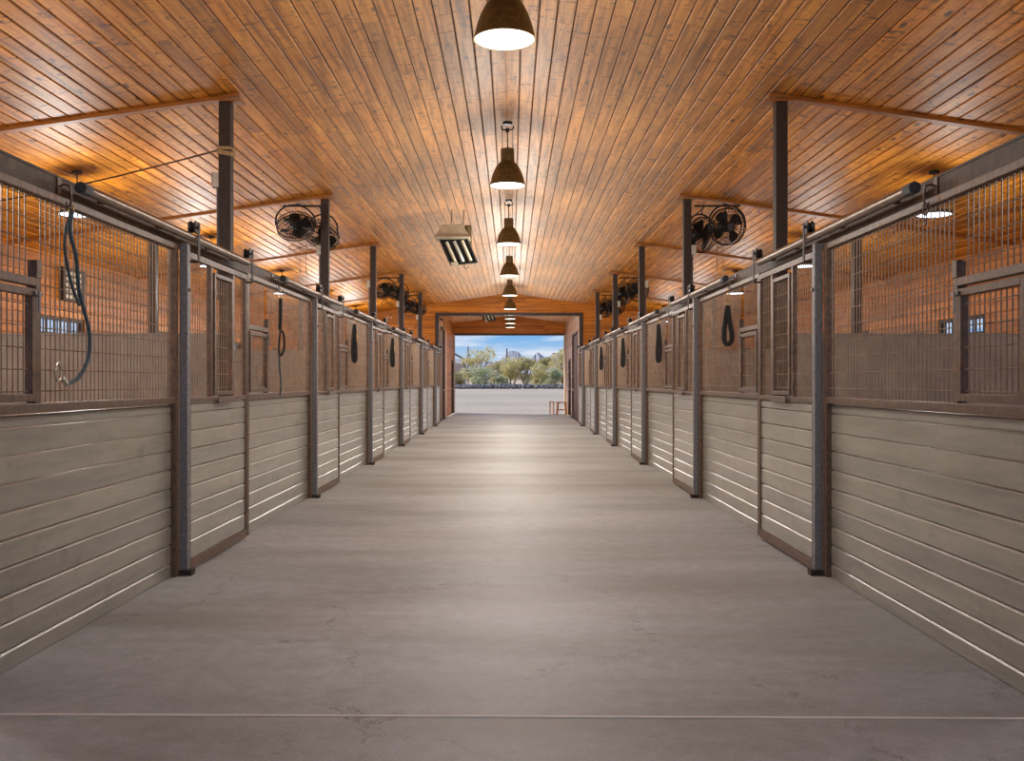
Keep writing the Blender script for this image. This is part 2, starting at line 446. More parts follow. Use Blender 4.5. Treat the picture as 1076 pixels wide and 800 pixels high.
def vest_wall(s, x, mat, name, doors):
    m = MB(); W = .11; z = 0
    zt = ceil_z(x)+.02
    while z < zt:
        y = D1+.18; segs = []
        for a, b, h in doors:
            if z+W*.5 < h: segs.append((y, a)); y = b
        segs.append((y, D2))
        for a, b in segs:
            if b-a > .02: m.prism(board_prof(W-.003, .02, .006), (x+s*.02, a, z), (0,0,1), (-s,0,0), (0, b-a-.002, 0))
        z += W
    o = m.build(name, mat, smooth=False); rename(o, kind='structure')
    c = MB(); c.box(x+s*.1, x+s*.2, D1+.14, D2, 0, zt); c.build('wall_core', mat, o, smooth=False)
vest_wall(1, VX1, PALE_WOOD, 'wall_tack_right', [(32.3, 34.9, 2.96), (35.9, 37.1, 2.10)])
vest_wall(-1, VX0, SIDE_WOOD, 'wall_tack_left', [(30.25, 34.1, 3.15), (38.4, 39.4, 2.10)])
def door(n, s, x, a, b, h, mat):
    d = MB(); np_ = max(3, int((b-a)/.16)); w = (b-a-.02)/np_
    for i in range(np_): d.prism(board_prof(w-.003, .03, .005), (x+s*.06, a+.01+i*w+w, .01), (0,-1,0), (-s,0,0), (0,0,h-.02))
    o = d.build('door_%d' % n, mat, smooth=False); rename(o, kind='structure')
    k = MB(); k.lathe([(0,0),(.02,0),(.02,.03),(.03,.035),(.03,.06),(0,.065)], (x+s*.03, b-.12, 1.0), 12, (-s,0,0)); k.build('door_knob', NICKEL, o)
    fr = MB(); fr.box(x-s*.015, x+s*.05, a-.06, a, 0, h+.06).box(x-s*.015, x+s*.05, b, b+.06, 0, h+.06).box(x-s*.015, x+s*.05, a, b, h, h+.06)
    fr.build('door_frame', COLM, o, smooth=False)
door(1, 1, VX1, 32.3, 34.9, 2.96, DOOR_WOOD); door(2, 1, VX1, 35.9, 37.1, 2.10, DOOR_WOOD)
door(3, -1, VX0, 30.25, 34.1, 3.15, DOOR_WOOD); door(4, -1, VX0, 38.4, 39.4, 2.10, DOOR_WOOD)
MB().box(VX0-.01, VX0+.05, 34.2, 34.8, 0, 3.2).build('trim_90', PALE_WOOD, smooth=False)['kind'] = 'structure'
MB().box(VX0-.01, VX0+.06, 39.45, D2+.1, 0, 3.25).build('trim_91', PALE_WOOD, smooth=False)['kind'] = 'structure'
MB().box(VX1+.01, VX1-.06, 39.0, D2+.1, 0, 3.25).build('trim_92', STUCCO, smooth=False)['kind'] = 'structure'

# plain stall fronts beside and behind the camera (outside the frame)
for s, F in ((-1, FL), (1, FR)):
    m = MB(); z = 0
    while z < 2.20:
        m.prism(board_prof(min(.1245, 2.23-z), .04, .006), (F+s*.075, ROOF0, z), (0,0,1), (-s,0,0), (0, 3.62-ROOF0, 0)); z += .1257
    o = m.build('wall_front_' + side[s], PLANKS, smooth=False); rename(o, kind='structure')

# ------------------------------------------------------------------ stall fronts
PY0 = 3.83                   # near end of the first fixed panel (second at PY0+B ...)
def mesh_fill(m, x, y0, y1, z0, z1, zref=PLZ):
    n = max(1, round((y1-y0)/.0495))
    for i in range(1, n):
        y = y0+(y1-y0)*i/n; m.wire((x, y, z0), (x, y, z1), .0038)
    z = zref+.102
    while z < z1-.01:
        if z > z0+.01: m.wire((x, y0, z), (x, y1, z), .003)
        z += .102
def plank_rows(m, F, s, y0, y1, ztop, zbot, u=-.035, off=0.0):
    # grooves at 1.098 - .1257 k, face at offset u from the stall front plane
    edges = [ztop]; z = 1.098+off
    while z > zbot+.02: edges.append(z); z -= .1257
    edges.append(zbot)
    for a, b in zip(edges[1:], edges[:-1]):
        if b-a < .01: continue
        m.prism([(0,0), (b-a-.006,0), (b-a-.006,.034-.008), (b-a-.006-.008,.034), (.006,.034), (0,.028)], (F+s*(-u)+s*.034, y0, a), (0,0,1), (-s,0,0), (0, y1-y0, 0))
def fixed_panel(s):
    """origin: (F, PY0, 0); local y 0..2.59"""
    L = P0-PY0
    t = thing('stall_front_panel', (0,0,0), '', 'stall panel', '%s row of stall panels' % side[s])
    X = lambda u: -s*u        # u toward the aisle
    pl = MB(); plank_rows(pl, 0, s, .05, L-.055, PLZ-.002, .0); pl.build('plank_infill', PLANKS, t, smooth=False)
    f = MB()
    f.box(X(0), X(-.055), L-.055, L, 0, 2.235).box(X(0), X(-.055), 0, .05, 0, 2.235)
    f.box(X(0), X(-.05), .05, L-.055, PLZ, PLZ+.045).box(X(0), X(-.05), .05, L-.055, 2.195, 2.235)
    f.build('frame', RUST, t, smooth=False, bevel=.004)
    # feed door opening at the near end
    fw, fz = .61, 1.80
    g = MB(); g.box(X(.002), X(-.045), .05+fw, .05+fw+.045, PLZ+.045, fz).box(X(.002), X(-.045), .05, .05+fw, fz-.04, fz)
    g.box(X(.006), X(-.04), .05+fw, .05+fw+.05, fz, fz+.085)
    g.build('feed_opening_frame', RUST, t, smooth=False, bevel=.003)
    w = MB(); mesh_fill(w, X(-.025), .05+fw+.045, L-.055, PLZ+.045, 2.195); mesh_fill(w, X(-.025), .05, .05+fw, fz, 2.195)
    w.build('wire_mesh', WIRE, t, smooth=False)
    fd = MB(); a, b, z0, z1 = .06, .05+fw-.01, PLZ+.055, fz-.055
    fd.box(X(.008), X(-.03), a, a+.035, z0, z1).box(X(.008), X(-.03), b-.035, b, z0, z1).box(X(.008), X(-.03), a+.035, b-.035, z0, z0+.035).box(X(.008), X(-.03), a+.035, b-.035, z1-.035, z1)
    d = fd.build('feed_door', RUST, t, smooth=False, bevel=.003)
    w = MB(); mesh_fill(w, X(-.012), a+.035, b-.035, z0+.035, z1-.035); w.build('feed_door_mesh', WIRE, d, smooth=False)
    l = MB(); l.box(X(.006), X(.02), b-.03, b+.04, z1-.03, z1-.012).box(X(.018), X(.024), b-.004, b+.012, z1-.11, z1-.012); l.build('latch', GALV, d, smooth=False, bevel=.002)
    return t
def sliding_door(s):
    """origin y at P0+.06, width 1.41"""
    W = 1.415
    t = thing('sliding_stall_door', (0,0,0), '', 'stall door', '%s row of sliding stall doors' % side[s])
    X = lambda u: -s*u
    u0, u1 = .004, .044
    f = MB(); zt = 2.20
    f.box(X(u0), X(u1), 0, .03, .02, zt).box(X(u0), X(u1), W-.03, W, .02, zt)
    f.box(X(u0), X(u1), .03, W-.03, zt-.045, zt).box(X(u0), X(u1), .03, W-.03, PLZ-.0, PLZ+.035).box(X(u0), X(u1), .03, W-.03, .02, .085)
    f.box(X(u0), X(u1), .47, .51, PLZ+.035, zt-.045).box(X(u0), X(u1), 1.02, 1.06, PLZ+.035, zt-.045)
    f.build('frame', RUST, t, smooth=False, bevel=.003)
    pl = MB(); plank_rows(pl, 0, s, .03, W-.03, PLZ-.002, .085, .034); pl.build('plank_infill', PLANKS, t, smooth=False)
    w = MB(); mesh_fill(w, X(.024), .03, .47, PLZ+.035, zt-.045); mesh_fill(w, X(.024), 1.06, W-.03, PLZ+.035, zt-.045); w.build('wire_mesh', WIRE, t, smooth=False)
    a, b, z0, z1 = .53, 1.0, PLZ+.045, zt-.085
    g = MB(); g.box(X(u0+.006), X(u1+.008), a, a+.035, z0, z1).box(X(u0+.006), X(u1+.008), b-.035, b, z0, z1).box(X(u0+.006), X(u1+.008), a+.035, b-.035, z0, z0+.03).box(X(u0+.006), X(u1+.008), a+.035, b-.035, z1-.03, z1)
    yk = g.build('yoke_gate', RUST, t, smooth=False, bevel=.003)
    w = MB(); mesh_fill(w, X(.028), a+.035, b-.035, z0+.03, z1-.03); w.build('yoke_mesh', WIRE, yk, smooth=False)
    tr = MB(); tr.box(X(u1), X(u1+.03), a+.03, b-.02, PLZ-.012, PLZ+.006).box(X(u1+.024), X(u1+.03), a+.03, b-.02, PLZ+.006, PLZ+.035); tr.build('latch_tray', RUST, t, smooth=False, bevel=.002)
    for y in (.03, W-.03):
        h = MB(); up = X(.060)
        h.box(X(.095), X(.101), y-.022, y+.022, 2.13, 2.40)
        h.box(X(.028), X(.034), y-.022, y+.022, 2.33, 2.40)
        h.box(X(.044), X(.095), y-.02, y+.02, 2.125, 2.137)
        ho = h.build('roller_hanger', COLM, t, smooth=False, bevel=.002)
        r = MB(); r.lathe([(0,-.022),(.044,-.022),(.046,-.016),(.034,-.006),(.034,.006),(.046,.016),(.044,.022),(0,.022)], (X(.061), y, 2.368), 24, (1,0,0)); r.build('roller', BLACKM, ho)
        bt = MB(); bt.lathe([(.012,-.034),(.012,.046),(0,.046)], (X(.061), y, 2.368), 10, (-s,0,0)); bt.build('axle_bolt', GALV, ho)
    return t
def track(s):
    t = thing('door_track', (0,0,0), '', 'door track', '%s row of door track pipes' % side[s])
    X = lambda u: -s*u
    m = MB(); m.tube([(X(.061), -1.54, 2.293), (X(.061), 1.44, 2.293)], .0285, 20); m.build('track_pipe', PIPE, t)
    c = MB(); c.tube([(X(.061), -1.60, 2.293), (X(.061), -1.51, 2.293)], .0335, 8); c.build('end_cap', CAPM, t, bevel=.003)
    for y in (-1.2, -.35, .62, 1.25): MB().box(X(-.02), X(.045), y-.02, y+.02, 2.285, 2.297).build('track_bracket', HEAD, t, smooth=False)
    return t
def door_post(s):
    t = thing('door_guide_post', (0,0,0), '', 'post', '%s row of door guide posts' % side[s])
    X = lambda u: -s*u
    m = MB(); m.box(X(.002), X(.060), 0, .056, .035, 2.245); m.build('square_tube', GALV, t, smooth=False, bevel=.006)
    g = MB(); g.box(X(.002), X(.09), -.02, .062, 0, .008).box(X(.082), X(.09), -.02, .062, .008, .045).box(X(.002), X(.075), -.012, .066, .008, .035)
    g.build('floor_guide', COLM, t, smooth=False, bevel=.002)
    b = MB(); b.lathe([(.012,0),(.012,.012),(0,.013)], (X(.06), .028, 1.93), 10, (-s,0,0)); b.build('bolt', RUST, t)
    return t
def column(s):
    t = thing('steel_column', (0,0,0), '', 'column', '%s row of steel columns' % side[s])
    X = lambda u: -s*u; zc = ceil_z(2.4)-.036
    m = MB(); m.box(X(-.11), X(-.21), 0, .10, 0, zc-.012); m.build('shaft', COLM, t, smooth=False, bevel=.006)
    c = MB(); c.box(X(-.02), X(-.26), -.02, .12, zc-.012, zc); c.build('cap_plate', BEAM_WOOD, t, smooth=False)
    return t

for s, F in ((-1, FL), (1, FR)):
    SD = side[s]
    pan, dr, tk, po, co = fixed_panel(s), sliding_door(s), track(s), door_post(s), column(s)
    for k in range(6):
        yk = B*k
        where = 'on the %s side of the aisle' % SD
        q = '%s from the camera' % NTH[k]
        L1 = ['stall panel beside the camera with the slate blue lead rope hanging on it' if s < 0 else 'stall panel beside the camera whose hook holds no lead',
              'stall panel between the first two sliding doors %s' % where][min(k,1)] if k < 2 else 'plank and wire stall panel, %s %s' % (q, where)
        loc = (F, PY0+yk, 0)
        if k == 0: pan.location = loc; pan['label'] = L1
        else: dup(pan, loc, L1)
        loc = (F, P0+.085+yk, 0); L2 = 'sliding stall door, %s %s' % (q, where)
        if k == 0: dr.location = loc; dr['label'] = L2
        else: dup(dr, loc, L2)
        loc = (F, P0+yk, 0); L3 = 'round steel door track pipe, %s %s' % (q, where)
        if k == 0: tk.location = loc; tk['label'] = L3
        else: dup(tk, loc, L3)
        L4 = 'galvanised square door post, %s %s' % (q, where)
        if k == 0: po.location = loc; po['label'] = L4
        else: dup(po, loc, L4)
        if k < 5:
            L5 = 'dark brown steel column, %s %s' % (q, where)
            if s < 0 and k == 0: L5 = 'dark brown steel column with tan rope wrapped round it'
            loc = (F, 7.97+yk, 0)
            if k == 0: co.location = loc; co['label'] = L5
            else: dup(co, loc, L5)
    # header beam along the whole row
    X = lambda u: F-s*u
    m = MB(); m.box(X(-.03), X(-.095), ROOF0, D1-.04, 2.237, 2.343); m.box(X(-.026), X(-.03), ROOF0, D1-.04, 2.33, 2.343)
    o = m.build('header_beam', HEAD, smooth=False, bevel=.004); rename(o, 'long brown steel header beam along the top of the %s stall row' % SD, 'beam')
    # partitions, interior posts
    pt = None
    for k in range(5):
        y = 7.99+B*k; xa, xb = F+s*.215, s*(XO-.03)
        if k == 0:
            m = MB(); m.box(xa, xb, 0, .05, .0, 1.70)
            a = thing('stall_partition', (0, y, 0), '', 'partition', '%s stall partitions' % SD)
            m.build('liner_board', LINER, a, smooth=False, bevel=.004)
            c = MB(); c.box(xa, xb, -.012, .062, 1.70, 1.715); c.build('top_rail', LINER, a, smooth=False); pt = a
        else: a = dup(pt, (0, y, 0))
        a['label'] = 'scuffed grey solid stall partition, %s from the camera on the %s side' % (NTH[k], SD)
    ip = None
    for k in range(1, 5):
        xp = -4.57 if s < 0 else 4.40; y = 12.20+B*(k-1)
        if ip is None:
            ip = thing('stall_post', (xp, y, 0), '', 'post', '%s inner stall posts' % SD)
            MB().box(-.05, .05, -.11, -.01, 0, ceil_z(xp)-.06).build('shaft', COLM, ip, smooth=False, bevel=.005)
            MB().box(-.08, .08, -.13, .01, 0, .012).build('base_plate', COLM, ip, smooth=False)
            a = ip
        else: a = dup(ip, (xp, y, 0))
        a['label'] = 'dark steel post inside the %s stalls at the %s partition' % (SD, NTH[k])

# transverse ceiling battens outward from each column
n = 2
for s, F in ((-1, FL), (1, FR)):
    for k in range(-1, 5):
        y = 7.97+.05+B*k; n += 1
        x0, x1 = F+s*.06, s*(XO-.01)
        m = MB(); m.prism([(x0, ceil_z(x0)-.034), (x1, ceil_z(x1)-.034), (x1, ceil_z(x1)-.004), (x0, ceil_z(x0)-.004)], (0, y-.04, 0), (1,0,0), (0,0,1), (0,.08,0))
        if k == -1: continue
        o = m.build('trim_%d' % n, BEAM_WOOD, smooth=False); rename(o, kind='structure')

# ------------------------------------------------------------------ pendant lamps
def curve_pts(f, n): return [f(i/(n-1)) for i in range(n)]
def pendant():
    t = thing('pendant_lamp', (0,0,0), '', 'lamp', 'pendant barn lamps over the aisle')
    R = .187
    outer = [(.070,.385),(.072,.255),(.076,.250),(.098,.228),(.122,.195),(.145,.150),(.163,.100),(.176,.050),(R,.006),(R+.002,0)]
    inner = [(R-.006,0),(.170,.050),(.157,.100),(.138,.150),(.115,.192),(.06,.225),(0,.232)]
    m = MB(); m.lathe([(0,.385)]+outer+inner, (0,0,0), 40); m.build('shade', BRONZE, t)
    l = MB(); l.lathe([(0,-.004),(.12,-.003),(.178,.003),(.176,.012),(0,.014)], (0,0,0), 40); l.build('lens', WARM, t)
    c = MB(); c.tube([(0,0,.385),(0,0,.59)], .006, 8)
    for sx in (-1, 1): c.tube([(sx*.055,0,.385),(sx*.055,0,.59)], .003, 6)
    c.build('cord', BLACKM, t)
    y = MB(); y.tube([(-.062,0,.63),(-.06,0,.60),(-.045,0,.588),(0,0,.584),(.045,0,.588),(.06,0,.60),(.062,0,.63)], .008, 8)
    y.lathe([(.018,-.02),(.018,.02),(0,.02)], (0,0,.584), 10); y.lathe([(0,.0),(.05,.0),(.05,.03),(0,.03)], (0,0,.640), 20)
    y.build('canopy_bracket', BLACKM, t)
    return t
pd = pendant(); LY = [5.73+B*k for k in range(6)] + [31.3, 33.8, 36.3]
WORDS = ['large bronze pendant lamp nearest the camera, cut by the top edge', 'bronze pendant lamp, second from the camera', 'bronze pendant lamp, third from the camera',
         'bronze pendant lamp, fourth from the camera', 'bronze pendant lamp, fifth from the camera', 'bronze pendant lamp just before the portal wall',
         'pendant lamp just beyond the portal, first of three there', 'middle one of three pendant lamps beyond the portal', 'farthest pendant lamp, nearest the open far doorway']
LZ = 3.366
for i, y in enumerate(LY):
    if i == 0: a = pd; a.location = (-.042, y, LZ); a['label'] = WORDS[0]
    else: a = dup(pd, (-.042, y, LZ), WORDS[i])
def light(kind, name, loc, energy, col, radius=.05, rot=None, **kw):
    L = bpy.data.lights.new(name, kind); L.energy = energy; L.color = col
    if kind in ('POINT', 'SPOT'): L.shadow_soft_size = radius
    for k, v in kw.items(): setattr(L, k, v)
    o = bpy.data.objects.new(name, L); COL.objects.link(o); o.location = loc
    if rot: o.rotation_euler = rot
    return o
E_PEND, E_GLOW, E_LED = 160, 50, 70
for i, y in enumerate(LY):
    e = (.72, .9, 1.15, 1.3, 1.5, 1.5, .8, .8, .8)[i]
    light('SPOT', 'pendant_bulb', (-.042, y, LZ-.03), E_PEND*e, (1, .97, .93), .14, spot_size=math.radians(165), spot_blend=.6)
    light('POINT', 'pendant_glow', (-.042, y, LZ-.24), E_GLOW*e, (1, .94, .86), .12)

# stall LED lamps
def led(s):
    t = thing('stall_lamp', (0,0,0), '', 'lamp', 'round LED lamps above the %s stalls' % side[s])
    m = MB(); m.lathe([(0,.11),(.05,.11),(.055,.06),(.10,.05),(.165,.035),(.175,.02),(.175,0),(.160,0),(.160,.008),(0,.008)], (0,0,0), 32); m.build('housing', CAPM, t)
    l = MB(); l.lathe([(0,.002),(.158,.002),(.158,.007)], (0,0,0), 32); l.build('led_lens', COOL, t)
    c = MB(); zc = ceil_z(4.3)-2.98; c.tube([(0,0,.1),(0,0,zc-.002)], .006, 8); c.lathe([(0,zc-.03),(.05,zc-.03),(.05,zc-.004),(0,zc-.004)], (0,0,0), 16); c.build('hanging_rod', BLACKM, t)
    return t
for s in (-1, 1):
    xl = -4.36 if s < 0 else 4.24; first = None
    for k in range(-1, 5):
        y = 9.55+B*k
        if k >= 0:
            lb = 'bright round LED lamp over the %s stalls, %s from the camera' % (side[s], NTH[k])
            if first is None: first = led(s); first.location = (xl, y, 2.98); first['label'] = lb
            else: dup(first, (xl, y, 2.98), lb)
        light('POINT', 'stall_led', (xl, y, 2.60), E_LED*(1.15 if s < 0 else .5), (1, .96, .90), .20)

# ------------------------------------------------------------------ electrical boxes on columns
for s, F in ((-1, FL), (1, FR)):
    eb = None
    for k in range(5):
        if s > 0 and k in (0,): continue
        x = F+s*.21; y = 7.97+B*k
        if eb is None:
            eb = thing('electrical_box', (x, y, 3.0), '', 'box', 'electrical boxes on the %s columns' % side[s])
            MB().box(0, s*.055, .01, .09, -.055, .065).build('box', WHITEP, eb, smooth=False, bevel=.004)
            MB().box(s*.055, s*.060, .004, .096, -.061, .071).build('cover', WHITEP, eb, smooth=False, bevel=.002)
            MB().tube([(s*.02, .05, -.055), (s*.02, .05, -1.0)], .011, 8).build('conduit', GALV, eb)
            a = eb
        else: a = dup(eb, (x, y, 3.0))
        a['label'] = 'small white electrical box on the %s column of the %s row' % (NTH[k], side[s])

# tan rope and wire at the first left column
m = MB(); x0, x1, y0, y1 = FL-.215, FL-.105, 7.965, 8.075; pts = []
for i in range(5*4+1):
    c = [(x0,y0),(x1,y0),(x1,y1),(x0,y1)][i % 4]; pts.append((c[0], c[1], 3.275-.012*(i/4)-(.02 if i % 4 == 1 and i > 8 else 0)))
m.tube(pts, .0065, 6); m.build('rope_wrap', TANROPE); rename(bpy.data.objects['rope_wrap'], 'tan rope wrapped five turns round the first left column', 'rope')
m = MB(); m.tube(curve_pts(lambda t: (FL-.225-3.9*t, 7.99+.6*t, 3.25-.52*t-.10*math.sin(PI*t)), 14), .007, 6); o = m.build('slack_wire', CABLE); rename(o, 'thin dark wire stretched outward from the rope-wrapped column', 'wire')

def smoothpath(pts, n=5):
    P = [Vector(p) for p in pts]; out = []
    for i in range(len(P)-1):
        p0, p1, p2, p3 = P[max(i-1,0)], P[i], P[i+1], P[min(i+2, len(P)-1)]
        for j in range(n):
            t = j/n; out.append(.5*((2*p1)+(p2-p0)*t+(2*p0-5*p1+4*p2-p3)*t*t+(3*p1-p0-3*p2+p3)*t**3))
    out.append(P[-1]); return out
# ------------------------------------------------------------------ fans
def fan_head(m_cage, m_blade, m_motor, c, nrm, R=.235):
    c = Vector(c); z = Vector(nrm).normalized(); x = z.cross(Vector((0,0,1))).normalized(); y = z.cross(x)
    P = lambda r, a, h: c + x*(r*math.cos(a)) + y*(r*math.sin(a)) + z*h
    ring = lambda r, h, w: m_cage.tube([P(r, 2*PI*i/36, h) for i in range(36)], w, 6, True)
    ring(R, 0, .008); ring(R*.97, .055, .005); ring(R*.97, -.055, .005); ring(R*.62, .085, .003); ring(R*.62, -.085, .003); ring(R*.3, .10, .004); ring(R*.3, -.10, .004); ring(R*.82, .073, .0025)
    for i in range(40):
        a = 2*PI*i/40
        for sg in (1, -1): m_cage.tube([P(R, a, 0), P(R*.97, a, sg*.055), P(R*.62, a+.08, sg*.085), P(R*.28, a+.14, sg*.10), P(.02, a+.14, sg*.10)], .003, 4)
    m_cage.lathe([(0,.112),(.05,.108),(.055,.095),(0,.09)], c, 16, z)
    for i in range(4):
        a0 = 2*PI*i/4+.4; n = len(m_blade.v)
        for (r, w0, w1) in ((.04,.0,.5), (.10,-.15,.75), (.17,-.22,.72), (.205,-.12,.55)):
            for (w, h) in ((w0, .025), ((w0+w1)/2, .004), (w1, -.025)):
                for hh in (0, .004): m_blade.v.append(tuple(P(r, a0+w, h+hh)))
        q = lambda i_, j, k: n + i_*6 + j*2 + k
        for i_ in range(3):
            for j in range(2):
                m_blade.f.append((q(i_,j,0), q(i_+1,j,0), q(i_+1,j+1,0), q(i_,j+1,0)))
                m_blade.f.append((q(i_,j,1), q(i_,j+1,1), q(i_+1,j+1,1), q(i_+1,j,1)))
            m_blade.f.append((q(i_,0,0), q(i_,0,1), q(i_+1,0,1), q(i_+1,0,0))); m_blade.f.append((q(i_,2,0), q(i_+1,2,0), q(i_+1,2,1), q(i_,2,1)))
        m_blade.f.append((q(3,0,0), q(3,0,1), q(3,1,1), q(3,1,0))); m_blade.f.append((q(3,1,0), q(3,1,1), q(3,2,1), q(3,2,0)))
    m_motor.lathe([(0,.04),(.04,.035),(.045,0),(.07,-.03),(.075,-.14),(.06,-.17),(0,-.175)], c, 20, z)
def twin_fan(s):
    t = thing('twin_fan', (0,0,0), '', 'fan', 'twin caged fans by the columns')
    zc = ceil_z(2.7)-.055
    A = Vector((s*2.73, -.25, 3.27)); Bc = Vector((s*2.50, .25, 3.24))
    nA, nB = (((.35,-.75,-.45), (-.55,.35,-.75)) if s < 0 else ((.25,-1,-.22), (.55,-.8,-.3)))
    if s < 0: nA = (.22,-.50,-.95); nB = (-.25,-.55,-.85)
    for nm, c, nr in (('near', A, nA), ('far', Bc, nB)):
        cg, bl, mo = MB(), MB(), MB(); fan_head(cg, bl, mo, c, nr)
        h = cg.build('fan_cage', BLACKM, t); bl.build('fan_blades', BLACKM, h, smooth=False); mo.build('motor', BLACKM, h)
        z = Vector(nr).normalized(); x = z.cross(Vector((0,0,1))).normalized()
        y = MB(); top = Vector((c.x, 0 if nm == 'near' else .1, zc-.02)); mid = Vector((c.x, c.y, c.z+.27))
        y.tube(smoothpath([c+x*.25, c+x*.235+Vector((0,0,.13)), c+x*.14+Vector((0,0,.235)), mid, c-x*.14+Vector((0,0,.235)), c-x*.235+Vector((0,0,.13)), c-x*.25]), .011, 8)
        y.tube([mid, (mid+top)/2+Vector((0,0,.02)), top], .011, 8)
        y.build('yoke', BLACKM, t)
    b = MB(); b.tube([(s*2.36, 0, zc-.03), (s*2.95, 0, zc-.03)], .013, 8); b.tube([(s*2.36, 0, zc-.16), (s*2.5, 0, zc-.03)], .009, 6); b.build('support_arm', BLACKM, t)
    p = MB(); p.tube(curve_pts(lambda q: (A.x-s*.12, A.y+.05, A.z-.2-.36*q), 4), .003, 6); p.tube(curve_pts(lambda q: (A.x-s*.05, A.y+.02, A.z-.18-.38*q), 4), .002, 6)
    if s < 0:
        p.tube([(A.x+.05+.15*math.cos(a)-.0, A.y+.05, A.z-.26+.03*math.sin(2*a)) for a in [2*PI*i/24 for i in range(24)]], .004, 6, True)
    pc = p.build('pull_cord', CABLE, t)
    q = MB(); q.lathe([(0,-.02),(.012,-.015),(.014,0),(.008,.015),(0,.018)], (A.x-s*.12, A.y+.05, A.z-.575), 10); q.lathe([(0,-.02),(.012,-.015),(.014,0),(.008,.015),(0,.018)], (A.x-s*.05, A.y+.02, A.z-.565), 10); q.build('pull_knob', WHITEP, pc)
    return t
for s in (-1, 1):
    f = None
    for j, k in enumerate((1, 3, 4)):
        lb = ['pair of caged black fans nearest the camera, above the %s stalls', 'pair of caged black fans, middle of three above the %s stalls', 'pair of caged black fans farthest away above the %s stalls'][j] % side[s]
        y = 7.97+.05+B*k
        if f is None: f = twin_fan(s); f.location = (0, y, 0); f['label'] = lb
        else: dup(f, (0, y, 0), lb)

# ------------------------------------------------------------------ radiant heaters
def heater():
    t = thing('radiant_heater', (0,0,0), '', 'heater', 'radiant heaters under the ceiling')
    # local: aims down and toward the camera-side stalls
    m = MB(); m.prism([(-.25,0),(.25,0),(.16,.17),(-.16,.17)], (0,-.20,.18), (1,0,0), (0,0,1), (0,.10,0)); m.prism([(-.27,0),(.27,0),(.27,.03),(-.27,.03)], (0,-.22,.145), (1,0,0), (0,0,1), (0,.38,0))
    m.build('hood', BEIGEM, t, smooth=False, bevel=.005)
    tilt = Vector((.16, .10, -.36)).normalized(); w = Vector((1,0,.10)).normalized(); nr = w.cross(tilt).normalized()
    c = Vector((.09, .0, -.03))
    b = MB(); b.obox(c+nr*.04, w*.20, tilt*.20, nr*.02); b.obox(c+w*.2, w*.012, tilt*.21, nr*.06); b.obox(c-w*.2, w*.012, tilt*.21, nr*.06); b.obox(c+tilt*.2, w*.2, tilt*.012, nr*.06)
    b.build('reflector_body', BLACKM, t, smooth=False, bevel=.004)
    sgn = -1 if nr.y > 0 else 1
    for i, off in enumerate((-.12, 0.0, .12)):
        p = MB(); o_ = c + w*off + nr*sgn*.03; p.tube([o_-tilt*.17, o_+tilt*.17], .026, 12); p.build('burner_tube', BEIGEM if i != 1 else NICKEL, t)
    ctl = MB(); ctl.obox(c+nr*sgn*.05+tilt*.19-w*.14, w*.05, tilt*.03, nr*.04); ctl.build('control_box', BEIGEM, t, smooth=False, bevel=.004)
    k = MB(); k.tube([(-.02,-.1,.35), (0,-.08,.70)], .006, 6).tube([(.14,.05,.16),(.17,.07,.62)], .006, 6); k.build('hanging_chain', BLACKM, t)
    fl = MB(); fl.tube([(.23,.22,-.18),(.22,.24,.40)], .055, 16); fl.build('flue', BRONZE, t)
    h = MB(); h.tube([c+tilt*.22+Vector((0,0,-.0)), c+tilt*.22+Vector((.0,0,-.05)), c+tilt*.22+Vector((.03,0,-.07)), c+tilt*.22+Vector((.06,0,-.04))], .005, 6); h.build('hook', BLACKM, t)
    return t
h = heater(); h.location = (-.90, 14.6, 3.34); h['label'] = 'beige hooded radiant heater hanging left of the pendant lamps'
dup(h, (-.92, 33.4, 3.66), 'small dark heater hung beyond the portal beside the far lamps')

# ------------------------------------------------------------------ hooks, leads and halters
def hook(s):
    t = thing('tack_hook', (0,0,0), '', 'hook', 'tack hooks on the %s header beam' % side[s]); X = lambda u: -s*u
    m = MB()
    m.tube([(X(-.03),0,2.285),(X(.0),0,2.30),(X(.028),0,2.292),(X(.034),0,2.265),(X(.036),0,2.215),(X(.030),0,2.19),(X(.016),0,2.19),(X(.012),0,2.21)], .006, 8)
    m.build('hook_bar', RUST, t); MB().box(X(-.03), X(-.022), -.02, .02, 2.25, 2.335).build('back_plate', RUST, t, smooth=False, bevel=.002)
    return t
HK = 4.775
for s, F in ((-1, FL), (1, FR)):
    hk = None
    for k in range(5):
        y = HK+B*k; lb = 'bent steel tack hook, %s along the %s header beam' % (NTH[k], side[s])
        if hk is None: hk = hook(s); hk.location = (F, y, 0); hk['label'] = lb
        else: dup(hk, (F, y, 0), lb)
def chain(m, x, y, z0, z1, w=.014):
    n = max(2, int(abs(z0-z1)/.035)); dz = (z0-z1)/n
    for i in range(n):
        zc = z0-dz*(i+.5); pts = []
        for j in range(12):
            a = 2*PI*j/12; c, sn = w*math.cos(a), dz*.62*math.sin(a)
            pts.append((x, y+c, zc+sn) if i % 2 else (x+c, y, zc+sn))
        m.tube(pts, .0038, 6, True)
